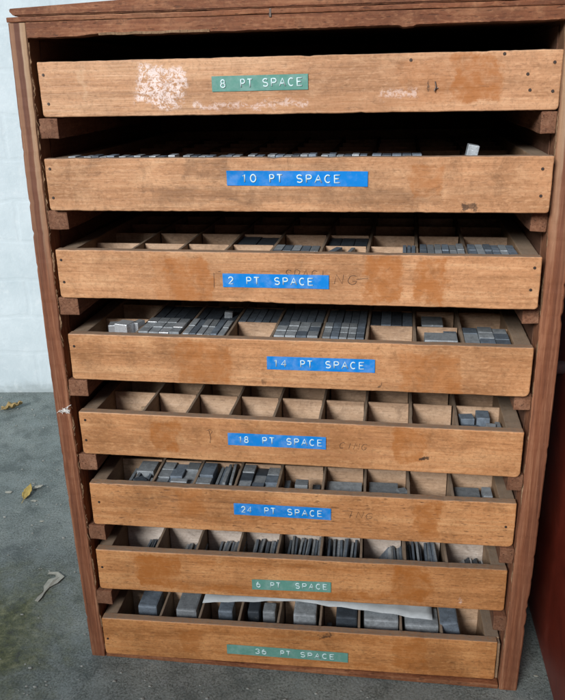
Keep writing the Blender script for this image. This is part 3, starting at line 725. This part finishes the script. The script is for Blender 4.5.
# 36 PT
one(7, 0, .62, .60, 0.0216, 0.0299, 0.0420, 'lead_blue', 'large dark upright quad', bev=.0022); one(7, 1, .62, .60, 0.0232, 0.0345, 0.0420, 'lead', 'large pale grey quad', bev=.0022); one(7, 2, .58, .60, 0.0162, 0.0196, 0.0375, 'lead_blue', 'square dark quad', bev=.002)
one(7, 3, .28, .60, 0.0130, 0.0184, 0.0385, 'lead_dark', 'dark upright quad at left', bev=.002); one(7, 3, .72, .60, 0.0140, 0.0161, 0.0385, 'lead', 'paler upright quad at right', bev=.0022)
one(7, 4, .62, .60, 0.0248, 0.0276, 0.0420, 'lead', 'wide pale quad', bev=.0022); one(7, 5, .68, .60, 0.0227, 0.0276, 0.0420, 'lead_dark', 'dark upright quad', bev=.002); one(7, 5, .18, 0.40, 0.0054, 0.0230, 0.0209, 'lead_blue', 'low narrow quad')
one(7, 6, .52, .60, 0.0367, 0.0299, 0.0420, 'lead', 'wide grey quad filling the cell', bev=.0022); one(7, 7, .52, .60, 0.0356, 0.0299, 0.0385, 'lead', 'broad low quad', bev=.0022)
one(7, 8, .38, .60, 0.0194, 0.0299, 0.0420, 'lead_blue', 'tilted blue-grey quad', ry=-.22, bev=.0022)
print('spaces', count)

# ------------------------------------------------------------------ sheet of paper lying over the 36 PT compartments
bm = bmesh.new(); nx, ny = 36, 14; g1 = []; g2 = []
def pp(u, v):
    x = -.107 + .249 * u; yf = .0330 + .012 * min(u / .42, 1) - .014 * max(0, (u - .42) / .58) + .0012 * noise.noise(Vector((u * 14, 0, 4)))
    if u < .12: yf -= .001
    y = yf + (.19 - yf) * v
    z = (.0538) + .0016 * (noise.noise(Vector((x * 28, y * 28, 2))) + .5) + .0012 * math.sin(u * 28) ** 2 * (1 - v) + .0006
    return x, y, z
for a in range(nx + 1):
    g1.append([bm.verts.new(pp(a / nx, b / ny)) for b in range(ny + 1)])
    g2.append([bm.verts.new((pp(a / nx, b / ny)[0], pp(a / nx, b / ny)[1], pp(a / nx, b / ny)[2] + .00022)) for b in range(ny + 1)])
for a in range(nx):
    for b in range(ny):
        bm.faces.new((g1[a][b], g1[a][b + 1], g1[a + 1][b + 1], g1[a + 1][b])); bm.faces.new((g2[a][b], g2[a + 1][b], g2[a + 1][b + 1], g2[a][b + 1]))
for a in range(nx):
    bm.faces.new((g1[a][0], g1[a + 1][0], g2[a + 1][0], g2[a][0])); bm.faces.new((g1[a][ny], g2[a][ny], g2[a + 1][ny], g1[a + 1][ny]))
for b in range(ny):
    bm.faces.new((g1[0][b], g2[0][b], g2[0][b + 1], g1[0][b + 1])); bm.faces.new((g1[nx][b], g1[nx][b + 1], g2[nx][b + 1], g2[nx][b]))
pa = link('paper_sheet', bm, m_plain('white_paper', (.50, .56, .60), .85, 0, .35, 60), smooth=True)
tag(pa, 'white sheet of paper lying on the dividers of the lowest drawer', 'paper')

# ------------------------------------------------------------------ red panel at the right
def m_red():
    t = NT('dark_red_gloss_paint'); tc = t.n('ShaderNodeTexCoord').outputs['Object']
    a = t.noise(tc, 18, 5, .7, .6); b = t.noise(tc, 140, 5, .75, .5)
    col = t.ramp(a, [(.3, (.11, .017, .009)), (.55, (.18, .027, .014)), (.75, (.24, .055, .035))])
    col = t.mix(t.math('MULTIPLY', t.step(b, .70, .74), .7), col, (.45, .38, .36))
    col = t.mix(t.math('MULTIPLY', t.step(t.noise(tc, 9, 6, .8, 1.5), .58, .68), .25), col, (.22, .12, .10))
    t.bump(b, .2, .0015)
    return t.fin(col, .38, 0, .5)
rp = empty('red_door_panel', (.2625, 0, 0))
tag(rp, 'dark red gloss painted panel with round knob standing on the floor right of the case', 'door panel')
bm = bmesh.new(); box(bm, (0, -1.0, .0002), (.030, .52, 1.0), .002); link('panel_board', bm, m_red(), rp)
bm = bmesh.new()
prof = [(0, .0001), (.007, .0001), (.007, .006), (.013, .011), (.0155, .018), (.012, .024), (.0005, .027)]
seg = 24; rings = []
for r_, x_ in prof:
    rings.append([bm.verts.new((-x_, .102 + r_ * math.cos(k * 2 * math.pi / seg), .318 + r_ * math.sin(k * 2 * math.pi / seg))) for k in range(seg)])
for a, b in zip(rings[1:], rings[2:]):
    for k in range(seg): bm.faces.new((a[k], a[(k + 1) % seg], b[(k + 1) % seg], b[k]))
bm.faces.new(rings[-1])
for v in rings[0]: bm.verts.remove(v)
bm.faces.new(rings[1][::-1])
link('knob', bm, m_plain('knob_metal', (.42, .36, .40), .3, .8), rp, smooth=True)

# ------------------------------------------------------------------ leaves and litter on the floor
def leaf(name, loc, rz, L, W, mat, label, curl=.3, seed=0, rx=0, cat='leaf'):
    bm = bmesh.new(); nx, ny = 14, 8; A = []; B = []
    for a in range(nx + 1):
        u = a / nx; ra = []; rb = []
        wd = W * (math.sin(math.pi * min(1, u * 1.02)) ** .8) * (1 - .35 * u) + .0003
        for b in range(ny + 1):
            v = b / ny * 2 - 1
            wb = 1 + .25 * noise.noise(Vector((u * 7, v * 2, seed)))
            x = (u - .5) * L; y = v * wd * wb
            z = .001 + curl * (y * y) / W * 1.2 + abs(noise.noise(Vector((u * 4, v * 2, seed + 3)))) * W * curl * 1.5 + (u - .3) ** 2 * L * curl * .7
            ra.append(bm.verts.new((x, y, z))); rb.append(bm.verts.new((x, y, z + .0003)))
        A.append(ra); B.append(rb)
    for a in range(nx):
        for b in range(ny):
            bm.faces.new((A[a][b], A[a][b + 1], A[a + 1][b + 1], A[a + 1][b])); bm.faces.new((B[a][b], B[a + 1][b], B[a + 1][b + 1], B[a][b + 1]))
        bm.faces.new((A[a][0], A[a + 1][0], B[a + 1][0], B[a][0])); bm.faces.new((A[a][ny], B[a][ny], B[a + 1][ny], A[a + 1][ny]))
    bm.faces.new([A[0][b] for b in range(ny + 1)] + [B[0][b] for b in range(ny, -1, -1)])
    bm.faces.new([A[nx][b] for b in range(ny, -1, -1)] + [B[nx][b] for b in range(ny + 1)])
    tube(bm, [(-.5 * L - .010, .001, .0012), (-.5 * L, 0, .0014 + curl * L * .06), (-.3 * L, 0, .0016 + curl * L * .03)], .0004, 5)
    o = link(name, bm, mat, smooth=True); o.location = loc; o.rotation_euler = (rx, 0, rz)
    tag(o, label, cat); return o
yel = m_plain('dry_yellow_leaf', (.50, .37, .10), .7, 0, .4, 120); tan = m_plain('dry_tan_leaf', (.40, .29, .12), .8, 0, .5, 120); pale = m_plain('pale_litter', (.36, .37, .32), .8, 0, .4, 120)
leaf('fallen_leaf', (-.630, .622, .0), .5, .040, .013, tan, 'curled tan leaf on the floor near the wall base', .55, 3)
leaf('fallen_leaf', (-.456, .322, .0), 1.75, .040, .0075, yel, 'pointed yellow leaf lying on the floor left of the case', .35, 7)
leaf('fallen_leaf', (-.447, .338, .0), .4, .018, .005, pale, 'small pale leaf scrap touching the yellow leaf', .4, 9)
# crumpled pale peel: a wandering ribbon
bm = bmesh.new()
pts = [(-.3300, .079), (-.3285, .086), (-.3275, .096), (-.3280, .107), (-.3245, .118), (-.3200, .127), (-.3270, .1345), (-.3380, .1335)]
wd = [.0030, .0034, .0016, .0040, .0052, .0058, .0032, .0020]
A = []
for k, (p, w_) in enumerate(zip(pts, wd)):
    q = pts[min(k + 1, 7)]; o_ = pts[max(k - 1, 0)]; dv = Vector((q[0] - o_[0], q[1] - o_[1])).normalized(); nv = Vector((-dv.y, dv.x))
    row = []
    for j in range(5):
        s_ = (j / 2 - 1) * w_ * (1 + .9 * noise.noise(Vector((k * 1.37, j * .9, 3)))); row.append((p[0] + nv.x * s_, p[1] + nv.y * s_, .001 + .0025 * abs(noise.noise(Vector((k * 1.7, j * 1.3, 8))))))
    A.append(row)
T = [[bm.verts.new((x, y, z + .0005)) for x, y, z in r] for r in A]; U = [[bm.verts.new(p) for p in r] for r in A]
for k in range(7):
    for j in range(4):
        bm.faces.new((T[k][j], T[k + 1][j], T[k + 1][j + 1], T[k][j + 1])); bm.faces.new((U[k][j], U[k][j + 1], U[k + 1][j + 1], U[k + 1][j]))
    bm.faces.new((T[k][0], U[k][0], U[k + 1][0], T[k + 1][0])); bm.faces.new((T[k][4], T[k + 1][4], U[k + 1][4], U[k][4]))
bm.faces.new(T[0] + U[0][::-1]); bm.faces.new(T[7][::-1] + U[7])
pe = link('paint_flake', bm, pale); tag(pe, 'crumpled pale flake lying on the mossy floor beside the case', 'debris')
k = 0
for x, y, s_, lab in ((-.487, .322, .005, 'tiny white chip on the floor left of the yellow leaf'), (-.436, .302, .004, 'tiny white chip on the floor below the yellow leaf'), (-.40, .250, .0028, 'white speck on the bare floor between leaf and case'), (.2515, .0230, .0020, 'tiny white chip at the foot of the red panel')):
    bm = bmesh.new(); bmesh.ops.create_icosphere(bm, subdivisions=2, radius=s_)
    for v in bm.verts: v.co = Vector((v.co.x * 1.2, v.co.y * .6, v.co.z * .25)) * (1 + .5 * noise.noise(v.co * 400 + Vector((k, 0, 0))))
    o = link('debris_chip', bm, pale, loc=(x, y, s_ * .2)); tag(o, lab, 'debris', 'small pale chips on the floor'); k += 5

bm = bmesh.new()
for k in range(900):
    x, y = (R.uniform(-.75, -.235), R.uniform(-.12, .68)) if k < 640 else (R.uniform(-.5, .26), R.uniform(-.14, -.004))
    s_ = R.choice((.0005, .0006, .0008, .0011, .0016)) * R.uniform(.7, 1.3)
    bmesh.ops.create_icosphere(bm, subdivisions=1, radius=s_, matrix=Matrix.Translation((x, y, s_ * .4)) @ Matrix.Rotation(R.random() * 3, 4, 'X') @ Matrix.Diagonal((1.3, .8, .6, 1)))
gt = link('grit', bm, m_plain('pale_grit', (.30, .32, .30), .9, 0, .6, 60)); tag(gt, kind='stuff')

# ------------------------------------------------------------------ camera, light, world
cam = bpy.data.cameras.new('camera'); co = bpy.data.objects.new('camera', cam); C.objects.link(co)
cam.sensor_fit = 'VERTICAL'; cam.sensor_height = 36; cam.lens = 36 * 750.0 / 700
cam.clip_start = .01; cam.clip_end = 100
co.location = (.08163, -.62973, .59689)
co.rotation_euler = [math.radians(a) for a in (70.03837, 1.13944, 7.64695)]
SC.camera = co
W = bpy.data.worlds.new('World'); SC.world = W; W.use_nodes = True
wn = W.node_tree; sky = wn.nodes.new('ShaderNodeTexSky'); sky.sky_type = 'NISHITA'; sky.sun_disc = False
dirv = Vector((.36, .84, -.47)).normalized()       # travel of the light: from behind the camera's left shoulder
el = math.asin(-dirv.z); az = math.atan2(-dirv.x, -dirv.y)
sky.sun_elevation = el; sky.sun_rotation = az; sky.dust_density = 1.0; sky.air_density = 1.0
wn.links.new(sky.outputs[0], wn.nodes['Background'].inputs[0]); wn.nodes['Background'].inputs[1].default_value = .05
sl = bpy.data.lights.new('sun', 'SUN'); sl.energy = 2.7; sl.angle = math.radians(20); sl.color = (1, .97, .94)
so = bpy.data.objects.new('sun', sl); C.objects.link(so); so.rotation_euler = dirv.to_track_quat('-Z', 'Y').to_euler()
SC.view_settings.view_transform = 'Standard'; SC.view_settings.look = 'None'; SC.view_settings.gamma = 1
SC.view_settings.exposure = 0.66
